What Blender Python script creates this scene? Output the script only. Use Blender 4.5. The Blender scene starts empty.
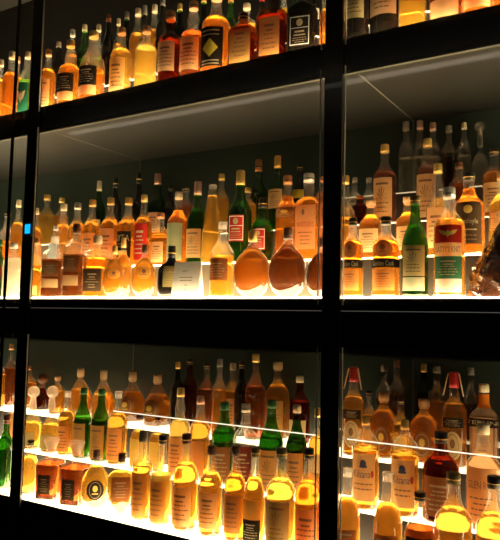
import bpy, bmesh, math, random
import numpy as np
from mathutils import Vector, Matrix
random.seed(11)
C = bpy.context.scene.collection
EYE = 1.5                                  # camera height above the floor, metres
PI = math.pi

# ------------------------------------------------------------------ materials
def new_mat(name):
    m = bpy.data.materials.new(name); m.use_nodes = True
    nt = m.node_tree; nt.nodes.clear()
    out = nt.nodes.new('ShaderNodeOutputMaterial')
    return m, nt, out
def N(nt, kind, **kw):
    n = nt.nodes.new(kind)
    for k, v in kw.items(): n.inputs[k].default_value = v
    return n
def c4(c): return (c[0], c[1], c[2], 1)
def noise_tint(nt, col, amt=.12, scale=30):
    """base colour with a little procedural mottling"""
    tc = nt.nodes.new('ShaderNodeTexCoord'); nz = N(nt, 'ShaderNodeTexNoise', Scale=scale, Detail=4)
    nt.links.new(tc.outputs['Object'], nz.inputs['Vector'])
    mx = nt.nodes.new('ShaderNodeMix'); mx.data_type = 'RGBA'
    mx.inputs['A'].default_value = c4([max(0, x*(1-amt)) for x in col]); mx.inputs['B'].default_value = c4([min(1, x*(1+amt)) for x in col])
    nt.links.new(nz.outputs['Fac'], mx.inputs['Factor'])
    return mx.outputs['Result']
def solid(name, col, rough=.5, metal=0, coat=0, amt=.12, scale=30, spec=.5):
    m, nt, out = new_mat(name)
    b = N(nt, 'ShaderNodeBsdfPrincipled', Roughness=rough, Metallic=metal)
    b.inputs['Coat Weight'].default_value = coat; b.inputs['Specular IOR Level'].default_value = spec
    nt.links.new(noise_tint(nt, col, amt, scale), b.inputs['Base Color'])
    nt.links.new(b.outputs[0], out.inputs[0])
    return m
def emit(name, col, strength, grad=None):
    m, nt, out = new_mat(name)
    e = N(nt, 'ShaderNodeEmission', Strength=strength); e.inputs['Color'].default_value = c4(col)
    d = N(nt, 'ShaderNodeBsdfDiffuse', Color=c4((.8, .78, .72)))
    a = nt.nodes.new('ShaderNodeAddShader')
    nt.links.new(e.outputs[0], a.inputs[0]); nt.links.new(d.outputs[0], a.inputs[1])
    nt.links.new(a.outputs[0], out.inputs[0])
    return m
def glass(name, tint, gloss=1.0, haze=0.0, f0=.04):
    """thin glass wall: tinted see-through with a fresnel sheen"""
    m, nt, out = new_mat(name)
    t = N(nt, 'ShaderNodeBsdfTransparent', Color=c4(tint))
    g = N(nt, 'ShaderNodeBsdfGlossy', Roughness=.04, Color=(gloss, gloss, gloss, 1))
    lay = N(nt, 'ShaderNodeLayerWeight', Blend=.5); pw = nt.nodes.new('ShaderNodeMath'); pw.operation = 'POWER'; pw.inputs[1].default_value = 5
    lw = nt.nodes.new('ShaderNodeMath'); lw.operation = 'MULTIPLY_ADD'; lw.inputs[1].default_value = 1-f0; lw.inputs[2].default_value = f0; lw.use_clamp = True
    nt.links.new(lay.outputs['Facing'], pw.inputs[0]); nt.links.new(pw.outputs[0], lw.inputs[0])
    mx = nt.nodes.new('ShaderNodeMixShader')
    nt.links.new(lw.outputs[0], mx.inputs[0]); nt.links.new(t.outputs[0], mx.inputs[1]); nt.links.new(g.outputs[0], mx.inputs[2])
    src = mx.outputs[0]
    if haze:
        d = N(nt, 'ShaderNodeBsdfTranslucent', Color=c4([min(1, .3+.7*x) for x in tint])); mh = nt.nodes.new('ShaderNodeMixShader')
        mh.inputs[0].default_value = haze
        nt.links.new(src, mh.inputs[1]); nt.links.new(d.outputs[0], mh.inputs[2]); src = mh.outputs[0]
    nt.links.new(src, out.inputs[0])
    return m
def liquid(name, col, glow=.3, rough=.02):
    """spirit: refracting body with a share of scattering"""
    m, nt, out = new_mat(name)
    b = N(nt, 'ShaderNodeBsdfRefraction', Roughness=rough, IOR=1.34, Color=c4([x**.6 for x in col]))
    t = N(nt, 'ShaderNodeBsdfTranslucent', Color=c4(col)); d = N(nt, 'ShaderNodeBsdfDiffuse', Color=c4(col))
    a = nt.nodes.new('ShaderNodeMixShader'); a.inputs[0].default_value = .35
    nt.links.new(t.outputs[0], a.inputs[1]); nt.links.new(d.outputs[0], a.inputs[2])
    g = N(nt, 'ShaderNodeBsdfGlossy', Roughness=.05); fr = N(nt, 'ShaderNodeFresnel', IOR=1.34)
    mx = nt.nodes.new('ShaderNodeMixShader'); mx.inputs[0].default_value = glow
    nt.links.new(b.outputs[0], mx.inputs[1]); nt.links.new(a.outputs[0], mx.inputs[2])
    m2 = nt.nodes.new('ShaderNodeMixShader')
    nt.links.new(fr.outputs[0], m2.inputs[0]); nt.links.new(mx.outputs[0], m2.inputs[1]); nt.links.new(g.outputs[0], m2.inputs[2])
    nt.links.new(m2.outputs[0], out.inputs[0])
    return m
def paper(name, col, through=.35):
    m, nt, out = new_mat(name)
    cs = noise_tint(nt, col, .14, 60)
    d = nt.nodes.new('ShaderNodeBsdfDiffuse'); t = nt.nodes.new('ShaderNodeBsdfTranslucent')
    nt.links.new(cs, d.inputs[0]); t.inputs[0].default_value = c4([min(1, 1.05*x**1.35) for x in col])
    mx = nt.nodes.new('ShaderNodeMixShader'); mx.inputs[0].default_value = through
    nt.links.new(d.outputs[0], mx.inputs[1]); nt.links.new(t.outputs[0], mx.inputs[2]); nt.links.new(mx.outputs[0], out.inputs[0])
    return m

LIQ = {k: liquid('liquid_'+k, c, g) for k, (c, g) in {
    'amber': ((.95, .42, .04), .18), 'amber2': ((.55, .21, .022), .5), 'honey': ((.8, .4, .05), .5), 'gold': ((1, .52, .075), .2), 'yellow': ((1, .62, .11), .26),
    'glow': ((1, .7, .17), .4), 'glow2': ((1, .52, .1), .22), 'orange': ((1, .4, .035), .28), 'red': ((.55, .13, .02), .15), 'dark': ((.2, .05, .015), .15),
    'dark2': ((.26, .08, .012), .42), 'green': ((.14, .3, .04), .2), 'lime': ((.5, .45, .05), .25), 'lime2': ((.16, .45, .07), .3), 'olivel': ((.34, .3, .04), .2),
    'pink': ((1, .6, .32), .35), 'white': ((1, .93, .78), .75), 'clear': ((.95, .9, .78), .1)}.items()}
GLS = {'clear': glass('glass_clear', (.97, .965, .94), haze=.075, f0=.09), 'green': glass('glass_green', (.2, .46, .11), haze=.04, f0=.08), 'dgreen': glass('glass_dark_green', (.12, .3, .1)),
       'brown': glass('glass_brown', (.55, .25, .09)), 'black': solid('glass_black', (.012, .009, .007), .12, coat=.6)}
def metal(n, c, r=.35): return solid(n, c, r, .55, amt=.08)
CAP = {'gold': metal('cap_gold', (.9, .62, .18)), 'cream': solid('cap_cream', (.85, .74, .5), .5), 'copper': metal('cap_copper', (.75, .36, .14)), 'silver': metal('cap_silver', (.75, .72, .66)),
       'black': solid('cap_black', (.02, .016, .013), .3), 'grey': solid('cap_grey', (.3, .28, .25), .5), 'maroon': solid('cap_maroon', (.22, .05, .03), .45), 'red': solid('cap_red', (.6, .03, .03), .4),
       'green': solid('cap_green', (.03, .2, .05), .4), 'brown': solid('cap_brown', (.16, .06, .025), .45), 'cork': solid('cap_cork', (.62, .42, .22), .8, amt=.3, scale=120), 'pinkc': metal('cap_pink_foil', (.85, .5, .38)),
       'white': solid('cap_white', (.85, .83, .78), .5), 'orange': metal('cap_orange', (.85, .4, .12)), 'olive': solid('cap_olive', (.2, .17, .06), .4), 'clearc': glass('cap_clear', (.93, .88, .8), haze=.25, f0=.1), 'glassc': glass('stopper_glass', (.95, .8, .64), haze=.4, f0=.12)}
PAP = {k: paper('paper_'+k, c, t) for k, (c, t) in {
    'cream': ((.88, .6, .27), .38), 'cream2': ((.92, .78, .5), .4), 'peach': ((.92, .5, .2), .42), 'pink': ((.88, .52, .28), .38), 'pale': ((.8, .66, .32), .35), 'tan': ((.66, .36, .1), .36),
    'orangel': ((.85, .42, .12), .4), 'goldl': ((.82, .52, .12), .35), 'gold2': ((.85, .62, .14), .4), 'yellow': ((.9, .66, .06), .4), 'redl': ((.52, .03, .02), .08), 'maroonl': ((.24, .05, .03), .2),
    'brownl': ((.36, .15, .05), .25), 'archl': ((.6, .3, .1), .3), 'black': ((.03, .022, .017), .05), 'blackb': ((.03, .022, .017), .05), 'blackw': ((.025, .02, .018), .05), 'dark': ((.09, .055, .03), .1), 'dgreen': ((.02, .14, .08), .15),
    'greenl': ((.06, .2, .1), .2), 'sage': ((.36, .4, .22), .3), 'olive': ((.4, .32, .12), .25), 'bluew': ((.4, .52, .6), .3), 'whites': ((.9, .88, .8), .35), 'greyl': ((.46, .36, .16), .32), 'orangec': ((.85, .25, .03), .3)}.items()}
INK = {'dark': solid('ink_dark', (.26, .13, .06), .7), 'light': solid('ink_light', (.5, .38, .22), .6), 'gold': solid('ink_gold', (.85, .58, .12), .4), 'red': solid('ink_red', (.5, .05, .03), .6),
       'yellow': solid('ink_yellow', (.9, .66, .06), .5), 'white': solid('ink_white', (.88, .86, .8), .6), 'blue': solid('ink_blue', (.04, .05, .12), .6)}
DARKLAB = {'black', 'blackb', 'blackw', 'dark', 'dgreen', 'redl', 'maroonl', 'brownl', 'greenl'}

# ------------------------------------------------------------------ mesh helpers
def link(o, parent=None):
    C.objects.link(o)
    if parent: o.parent = parent
    return o
def mesh_obj(name, verts, faces, mat, parent=None, smooth=False, loc=None):
    me = bpy.data.meshes.new(name); me.from_pydata([tuple(v) for v in verts], [], faces); me.update()
    if mat: me.materials.append(mat)
    if smooth: me.polygons.foreach_set('use_smooth', [True]*len(me.polygons))
    o = bpy.data.objects.new(name, me)
    if loc: o.location = loc
    return link(o, parent)
def box_vf(x0, x1, y0, y1, z0, z1):
    v = [(x, y, z) for x in (x0, x1) for y in (y0, y1) for z in (z0, z1)]
    f = [(0, 1, 3, 2), (4, 6, 7, 5), (0, 4, 5, 1), (2, 3, 7, 6), (0, 2, 6, 4), (1, 5, 7, 3)]
    return v, f
def box(name, x0, x1, y0, y1, z0, z1, mat, parent=None, bevel=0):
    v, f = box_vf(x0, x1, y0, y1, z0, z1)
    o = mesh_obj(name, v, f, mat, parent)
    if bevel:
        m = o.modifiers.new('bevel', 'BEVEL'); m.width = bevel; m.segments = 2
    return o
def empty(name, loc, label, cat, group=None):
    o = bpy.data.objects.new(name, None); o.location = loc; o.empty_display_size = .05; link(o)
    o['label'] = label; o['category'] = cat
    if group: o['group'] = group
    return o
def pchip(ts, rs, t):
    ts = np.array(ts); rs = np.array(rs); h = np.diff(ts); d = np.diff(rs)/h
    m = np.zeros(len(ts))
    for i in range(1, len(ts)-1):
        if d[i-1]*d[i] > 0:
            w1 = 2*h[i]+h[i-1]; w2 = h[i]+2*h[i-1]; m[i] = (w1+w2)/(w1/d[i-1]+w2/d[i])
    m[0] = d[0]; m[-1] = d[-1]
    i = min(max(int(np.searchsorted(ts, t)-1), 0), len(ts)-2); s = (t-ts[i])/h[i]
    return float((2*s**3-3*s**2+1)*rs[i]+(s**3-2*s**2+s)*h[i]*m[i]+(-2*s**3+3*s**2)*rs[i+1]+(s**3-s**2)*h[i]*m[i+1])

# profile (height fraction, radius fraction), super-ellipse exponent, depth ratio, where the closure starts
TYPES = {
 'std':   ([(0,.9),(.015,1),(.54,1),(.6,.97),(.65,.82),(.69,.6),(.74,.44),(.8,.37),(1,.34)], 2, 1, .9),
 'slope': ([(0,.9),(.015,1),(.48,1),(.56,.93),(.64,.74),(.72,.5),(.8,.38),(1,.34)], 2, 1, .91),
 'slim':  ([(0,.9),(.015,1),(.58,1),(.63,.95),(.68,.72),(.72,.52),(.8,.42),(1,.38)], 2, 1, .88),
 'wine':  ([(0,.9),(.015,1),(.5,1),(.57,.94),(.63,.74),(.69,.5),(.76,.38),(1,.34)], 2, 1, .84),
 'short': ([(0,.9),(.015,1),(.6,1),(.66,.95),(.72,.72),(.77,.46),(.82,.38),(1,.36)], 2, 1, .9),
 'bulb':  ([(0,.9),(.015,1),(.5,1),(.56,.96),(.61,.76),(.65,.5),(.69,.44),(.74,.5),(.79,.46),(.84,.36),(1,.33)], 2, 1, .9),
 'square':([(0,.93),(.015,1),(.58,1),(.63,.95),(.68,.72),(.72,.46),(.78,.36),(1,.34)], 5, .75, .9),
 'squat': ([(0,.93),(.02,1),(.64,1),(.7,.94),(.75,.7),(.79,.42),(.83,.33),(1,.33)], 5, .75, .87),
 'squatr':([(0,.86),(.03,1),(.5,1),(.6,.95),(.68,.76),(.74,.48),(.8,.36),(1,.34)], 2.2, .95, .87),
 'flask': ([(0,.7),(.03,.86),(.14,.98),(.35,1),(.52,.97),(.61,.8),(.67,.5),(.72,.32),(.8,.27),(1,.27)], 2.2, .55, .76),
 'oval':  ([(0,.34),(.03,.46),(.1,.76),(.22,.95),(.36,1),(.5,.94),(.6,.76),(.68,.5),(.75,.3),(.82,.22),(1,.22)], 2, .5, .84),
 'shield':([(0,.2),(.03,.26),(.12,.6),(.26,.88),(.42,1),(.58,1),(.66,.86),(.71,.5),(.76,.27),(1,.24)], 2.4, .5, .86),
 'dimple':([(0,.8),(.03,.95),(.15,1),(.35,.98),(.5,.82),(.62,.56),(.72,.35),(.8,.27),(1,.25)], 2, 1, .82),
 'dec':   ([(0,.94),(.02,1),(.56,1),(.61,.94),(.66,.62),(.7,.38),(.82,.36)], 6, 1, .82),
 'ball':  ([(0,.86),(.03,1),(.3,1),(.4,.92),(.47,.66),(.53,.38),(.6,.3),(.66,.34)], 2, 1, .66),
 'cone':  ([(0,.92),(.02,1),(.15,.98),(.6,.72),(.88,.42),(.95,.34),(1,.32)], 2, .9, .95),
 'jar':   ([(0,.93),(.015,1),(.66,1),(.72,.93),(.77,.76),(.81,.5),(.85,.3),(1,.27)], 2, 1, .9),
 'tag':   ([(0,.9),(.015,1),(.54,1),(.6,.95),(.66,.74),(.71,.5),(.78,.4),(1,.36)], 2, 1, .83),
}
class Shape:
    def __init__(s, kind, H, R):
        s.prof, s.n, s.dep, s.cap = TYPES[kind]; s.kind, s.H, s.R = kind, H, R
        s.ts, s.rs = zip(*s.prof)
    def r(s, t): return pchip(s.ts, s.rs, min(max(t, 0), s.ts[-1]))
    def at(s, th, t, off=0., k=1.):
        """theta 0 faces the room (-y); returns a point on the wall of the bottle"""
        c, si = math.cos(th), math.sin(th)
        r = s.r(t)*s.R*k
        n = s.n
        # necks are round even on square bottles
        if n > 2.3 or s.dep < 1:
            q = min(1, max(0, (s.r(t)-.42)/.4)); n = 2+(n-2)*q; dep = 1+(s.dep-1)*q
            if s.kind in ('oval', 'shield', 'flask') and t < .5: dep = s.dep; n = s.n
        else: dep = s.dep
        f = (abs(c)**n+abs(si)**n)**(-1/n)
        if s.kind == 'dimple': f *= 1+.09*math.cos(3*th)*min(1, max(0, (.7-t)/.3))
        rr = r*f+off
        return (rr*si, -rr*c*dep-(off*(1-dep) if c > 0 else -off*(1-dep))*0, t*s.H)
    def shell(s, t0, t1, k=1., rings=26, seg=28, close0=True, close1=False, lift=0.):
        """closed or open surface of revolution between two heights"""
        tt = sorted(set([t0+(t1-t0)*i/rings for i in range(rings+1)]+[t for t in s.ts if t0 < t < t1]))
        v, f = [], []
        for t in tt:
            for i in range(seg):
                p = s.at(2*PI*i/seg, t, 0, k); v.append((p[0], p[1], p[2]+lift))
        for j in range(len(tt)-1):
            for i in range(seg):
                a, b = j*seg+i, j*seg+(i+1) % seg
                f.append((a, b, b+seg, a+seg))
        if close0: f.append(tuple(range(seg-1, -1, -1)))
        if close1: f.append(tuple((len(tt)-1)*seg+i for i in range(seg)))
        return v, f
    def patch(s, t0, t1, half, off, round_=False):
        """label: a thin sheet of paper lying on the wall, a in [-1,1] across, b in [0,1] up"""
        na, nb = 14, 8; v, f = [], []
        if round_:
            v.append(s.at(0, (t0+t1)/2, off)); nr, ns = 5, 28
            for j in range(1, nr+1):
                for i in range(ns):
                    q = 2*PI*i/ns; v.append(s.at(half*math.cos(q)*j/nr, (t0+t1)/2+(t1-t0)/2*math.sin(q)*j/nr, off))
            for i in range(ns): f.append((0, 1+i, 1+(i+1) % ns))
            for j in range(nr-1):
                for i in range(ns):
                    a, b = 1+j*ns+i, 1+j*ns+(i+1) % ns; f.append((a, a+ns, b+ns, b))
            return v, f
        for j in range(nb+1):
            for i in range(na+1): v.append(s.at(half*(2*i/na-1), t0+(t1-t0)*j/nb, off))
        for j in range(nb):
            for i in range(na):
                a = j*(na+1)+i; f.append((a, a+1, a+na+2, a+na+1))
        return v, f
def map_marks(sh, polys, t0, t1, half, off):
    v, f = [], []
    for pts, faces in polys:
        b = len(v)
        for a, h in pts: v.append(sh.at(half*a, t0+(t1-t0)*h, off))
        f += [tuple(b+i for i in fc) for fc in faces]
    return v, f
def bar(a0, a1, h0, h1, n=6):
    pts = [(a0+(a1-a0)*i/n, h) for i in range(n+1) for h in (h0, h1)]
    return pts, [(2*i, 2*i+2, 2*i+3, 2*i+1) for i in range(n)]
def disc(ca, ch, ra, rh, n=20, hole=0):
    if not hole:
        return [(ca, ch)]+[(ca+ra*math.cos(2*PI*i/n), ch+rh*math.sin(2*PI*i/n)) for i in range(n)], [(0, 1+i, 1+(i+1) % n) for i in range(n)]
    p = [(ca+ra*k*math.cos(2*PI*i/n), ch+rh*k*math.sin(2*PI*i/n)) for i in range(n) for k in (hole, 1)]
    return p, [(2*i, 2*i+1, (2*i+3) % (2*n), (2*i+2) % (2*n)) for i in range(n)]
_txt = {}
def text_polys(s):
    """flat letters: points in 0..1 across and 0..1 up"""
    if s not in _txt:
        cu = bpy.data.curves.new('letters', 'FONT'); cu.body = s; cu.resolution_u = 2; cu.align_x = 'CENTER'
        o = bpy.data.objects.new('letters', cu); C.objects.link(o)
        dg = bpy.context.evaluated_depsgraph_get(); me = bpy.data.meshes.new_from_object(o.evaluated_get(dg))
        vs = [(v.co.x, v.co.y) for v in me.vertices]; fs = [tuple(p.vertices) for p in me.polygons]
        bpy.data.objects.remove(o); bpy.data.curves.remove(cu); bpy.data.meshes.remove(me)
        xs = [p[0] for p in vs]; ys = [p[1] for p in vs]
        x0, x1, y0, y1 = min(xs), max(xs), min(ys), max(ys)
        _txt[s] = ([((x-x0)/(x1-x0), (y-y0)/(y1-y0)) for x, y in vs], fs)
    return _txt[s]
def word(s, a0, a1, h0, h1):
    pts, fs = text_polys(s)
    return [(a0+(a1-a0)*x, h0+(h1-h0)*y) for x, y in pts], fs
def print_lines(rng, h0=.08, h1=.5, n=3):
    """lines of small print too fine to read"""
    out = []
    for i in range(n):
        h = h0+(h1-h0)*(i+.5)/n; w = rng.uniform(.4, .75); th = (h1-h0)/n*.14; a = -w
        while a < w-.04:
            b = min(w, a+rng.uniform(.12, .35)); out.append(bar(a, b, h-th, h+th, 2)); a = b+.07
    return out

SHELF = {'T': 'bottles on the top shelf', 'C': 'bottles on the middle shelf', 'B': 'bottles in the bottom cabinet'}
WORDS = {'W': "WATSON'S", 'G': 'Glenfoyle', 'C': 'Golden Cask', 'c': 'Golden Cask', 'M': "LATTY'S KNIT", 'L': 'STERLING', 'J': 'Kilsana', 'Y': 'GLEN ROY', 'B': 'BLACK BARREL', 'n': 'SYTA'}
def add_label(root, sh, spec, rng, psi):
    col, t0, t1, st = spec.split(':'); t0, t1 = float(t0), float(t1)
    half = {'square': .62, 'squat': .68, 'dec': .5, 'oval': .75, 'shield': .7, 'flask': .6}.get(sh.kind, .9)
    band = col in ('blackb', 'orangec'); 
    if band: half = 1.5
    if col == 'redl' and st == 'k': half = .66
    rnd = st == 'O' or (st == 'o' and t1-t0 < .3 and sh.kind not in ('std',)) or (st == 'o' and sh.kind == 'dimple')
    if rnd: half *= .8
    v, f = sh.patch(t0, t1, half, .0012, rnd)
    lab = mesh_obj('label', v, f, PAP[col], root, True); lab.rotation_euler = (0, 0, psi)
    marks = {}
    ink = 'light' if col in DARKLAB else 'dark'
    def put(k, *p): marks.setdefault(k, []).extend(p)
    if st == 't':
        put(ink, bar(-.5, .5, .74, .8), bar(-.36, .36, .62, .66), *print_lines(rng, .12, .6, 4))
    elif st == 's':
        put(ink, bar(-.6, .6, .82, .87), *print_lines(rng, .1, .42, 3))
        for k in range(7):
            q = PI*k/6; put('dark', ([(0, .45), (.5*math.cos(q)-.04, .48+.26*math.sin(q)), (.5*math.cos(q)+.04, .5+.26*math.sin(q))], [(0, 1, 2)]))
    elif st == 'e':
        put('gold' if col == 'redl' else 'light', ([(0, .3), (.12, .42), (.26, .42), (.5, .54), (.66, .74), (.3, .68), (.12, .6), (0, .72), (-.12, .6), (-.3, .68), (-.66, .74), (-.5, .54), (-.26, .42), (-.12, .42)], [(0, 1, 6, 7), (1, 2, 5, 6), (2, 3, 4, 5), (0, 7, 8, 13), (13, 8, 9, 12), (12, 9, 10, 11)]))
    elif st == 'd':
        put('yellow', ([(a, .46+s*(.24-.24*abs(a)/.62)) for a in [-.62+.124*i for i in range(11)] for s in (-1, 1)], [(2*i, 2*i+2, 2*i+3, 2*i+1) for i in range(10)]))
        put('light', bar(-.7, .7, .78, .81), bar(-.7, .7, .88, .92), bar(-.7, .7, .12, .15), bar(-.7, .7, .04, .07))
    elif st in 'oO':
        put(ink, disc(0, .5, .82, .42, 24, .94)); put('gold' if ink == 'light' else 'dark', disc(0, .58, .34, .16), bar(-.42, .42, .3, .35))
    elif st == 'k':
        put('white' if ink == 'light' else 'dark', bar(-.94, -.88, .04, .96, 1), bar(.88, .94, .04, .96, 1), bar(-.94, .94, .93, .96), bar(-.94, .94, .04, .07), bar(-.9, .9, .58, .6))
        put('light', disc(0, .76, .34, .12), bar(-.5, .5, .44, .5), bar(-.6, .6, .34, .38), *print_lines(rng, .1, .3, 3))
    elif st in WORDS:
        big = INK
        if st in 'cC': put('light', word(WORDS[st], -.55, .55, .2, .8))
        elif st == 'G': put('light', word(WORDS[st], -.8, .7, .44, .6), bar(-.7, .6, .32, .35)); put('dark', *print_lines(rng, .05, .25, 2)); put('gold', disc(0, .82, .3, .1))
        elif st == 'J': put('blue', disc(0, .8, .24, .09), bar(-.3, .3, .72, .76), word(WORDS[st], -.8, .55, .5, .66)); put('red', disc(.72, .58, .14, .08)); put('dark', *print_lines(rng, .2, .42, 2))
        elif st == 'W': put('red', word(WORDS[st], -.85, .85, .5, .62)); put('dark', disc(-.25, .84, .16, .07), *print_lines(rng, .08, .42, 4))
        elif st == 'n': put('light', word(WORDS[st], -.85, .85, .62, .86), *print_lines(rng, .36, .56, 2)); put('gold', bar(-.6, .6, .1, .26))
        else: put(ink, word(WORDS[st], -.85, .85, .3 if t1-t0 < .2 else .62, .75 if t1-t0 < .2 else .76), *([] if t1-t0 < .2 else print_lines(rng, .1, .5, 4)))
    for k, polys in marks.items():
        v, f = map_marks(sh, polys, t0, t1, half*(.8 if rnd else 1), .0022)
        nm = 'lettering' if (st in WORDS and k != 'gold') else 'emblem' if st in 'edoO' else 'print'
        m = mesh_obj(nm, v, f, INK[k], lab)

def lathe(name, prof, mat, parent, seg=24, loc=None):
    v, f = [], []
    for z, r in prof:
        for i in range(seg): v.append((r*math.sin(2*PI*i/seg), -r*math.cos(2*PI*i/seg), z))
    for j in range(len(prof)-1):
        for i in range(seg):
            a, b = j*seg+i, j*seg+(i+1) % seg; f.append((a, b, b+seg, a+seg))
    f.append(tuple(range(seg-1, -1, -1))); f.append(tuple((len(prof)-1)*seg+i for i in range(seg)))
    o = mesh_obj(name, v, f, mat, parent, False)
    for p in o.data.polygons:
        p.use_smooth = abs(p.normal.z) < .8
    return o
KIND = {'ball': ('decanter', 'decanter'), 'dec': ('decanter', 'decanter'), 'oval': ('flask_bottle', 'flask'), 'shield': ('flask_bottle', 'flask'), 'flask': ('flask_bottle', 'flask'), 'cone': ('flask_bottle', 'flask'), 'wine': ('wine_style_bottle', 'bottle')}
def bottle(row, x, y, z, H, R, kind, fill, liq, gl, cap, labels, text):
    rng = random.Random(hash((round(x*1000), round(z*1000), round(y*1000))))
    sh = Shape(kind, H, R)
    name, cat = KIND.get(kind, ('whisky_bottle', 'bottle'))
    root = empty(name, (x, y, z+EYE+.0006), text, cat, SHELF[row])
    v, f = sh.shell(0, min(sh.cap+.03, sh.ts[-1]))
    body = mesh_obj('glass_body', v, f, GLS[gl], root, True); 
    for p in body.data.polygons:
        if len(p.vertices) > 4: p.use_smooth = False
    if gl != 'black':
        v, f = sh.shell(.01, fill, .95, close0=True, close1=True, rings=18)
        lq = mesh_obj('liquid', v, f, LIQ[liq], root, True)
        for p in lq.data.polygons:
            if len(p.vertices) > 4: p.use_smooth = False
    rn = sh.r(1)*R*1.05; t0 = sh.cap*H
    cm = CAP[cap]
    if kind == 'ball':
        rb = min(.5*R+.004, (H-t0)/2); prof = [(t0-.012, .3*R), (t0, .36*R)]+[(H-rb-rb*math.cos(q), max(.002, rb*math.sin(q))) for q in [.45+(PI-.46)*i/10 for i in range(11)]]
        o = lathe('stopper', prof, cm, root)
        for p in o.data.polygons: p.use_smooth = True
    elif cap == 'glassc':
        lathe('stopper', [(t0-.008, .3*R), (t0, .34*R), (t0+.012, .44*R), (H-.014, .62*R), (H-.004, .64*R), (H, .56*R)], cm, root)
    elif cap == 'cork':
        lathe('cork', [(t0-.006, rn*.85), (t0, rn*.9), (t0+.001, rn*1.12), (H-.003, rn*1.12), (H, rn*.98)], cm, root)
    elif cap == 'clearc':
        lathe('cap', [(t0, rn), (H-.012, rn*.98), (H-.011, rn*1.1), (H-.001, rn*1.1), (H, rn*.8)], cm, root)
    else:
        prof = [(t0, sh.r(sh.cap)*R+.0012), (t0+(H-t0)*.3, max(rn, sh.r(sh.cap+.05)*R+.0012)), (t0+(H-t0)*.32, rn+.0008), (H-.003, rn*1.02), (H, rn*.9)]
        lathe('capsule' if kind == 'wine' else 'cap', prof, cm, root)
        if cap in ('copper', 'brown', 'maroon', 'silver', 'black', 'olive'):
            lathe('cap_band', [(t0+(H-t0)*.36, rn+.0018), (t0+(H-t0)*.44, rn+.0018)], CAP['gold' if cap in ('black', 'olive', 'maroon') else 'black'], root)
    if kind == 'tag':
        for sg in (-1, 1):
            v = []; f = []
            for i in range(9):
                q = i/8; xx = sg*(rn+.002+.016*q); zz = H*.985-q*H*.24; yy = -.004-.006*q
                for d, e in ((-.006, 0), (.006, 0), (.006, .0012), (-.006, .0012)): v.append((xx+e*sg, yy+d, zz))
            for i in range(8):
                for k in range(4): a = 4*i+k; b = 4*i+(k+1) % 4; f.append((a, b, b+4, a+4))
            f += [(3, 2, 1, 0), (32, 33, 34, 35)]
            mesh_obj('ribbon', v, f, PAP['cream2'], root)
    turn = math.atan2(-x, y)
    if sh.dep <= .56: root.rotation_euler = (0, 0, turn*.95)
    elif sh.n > 3: root.rotation_euler = (0, 0, turn*rng.uniform(.3, .5))
    psi = turn*.2+rng.uniform(0, .15) if sh.n < 3 and sh.dep > .8 else 0.
    if labels != '-':
        for sp in labels.split(','): add_label(root, sh, sp, rng, psi)
    return root
# ------------------------------------------------------------------ light levels of the lit plinths, per bay and step
POWER = {'T': [[9, 4]]*3,
         'C': [[10, 7, 1.5], [10, 7, 1.5], [11, 8, 1.4, .3]],
         'B': [[8.5, 4.5, 2], [8.5, 4.5, 2], [6.5, 4, 1.8, .3]]}
EXPOSURE = 1
LAMP_Y, LAMP_Z, LAMP_P = .5, 2.82, .5
SCR_X, SCR_Z = -2.296, 0.379

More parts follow.
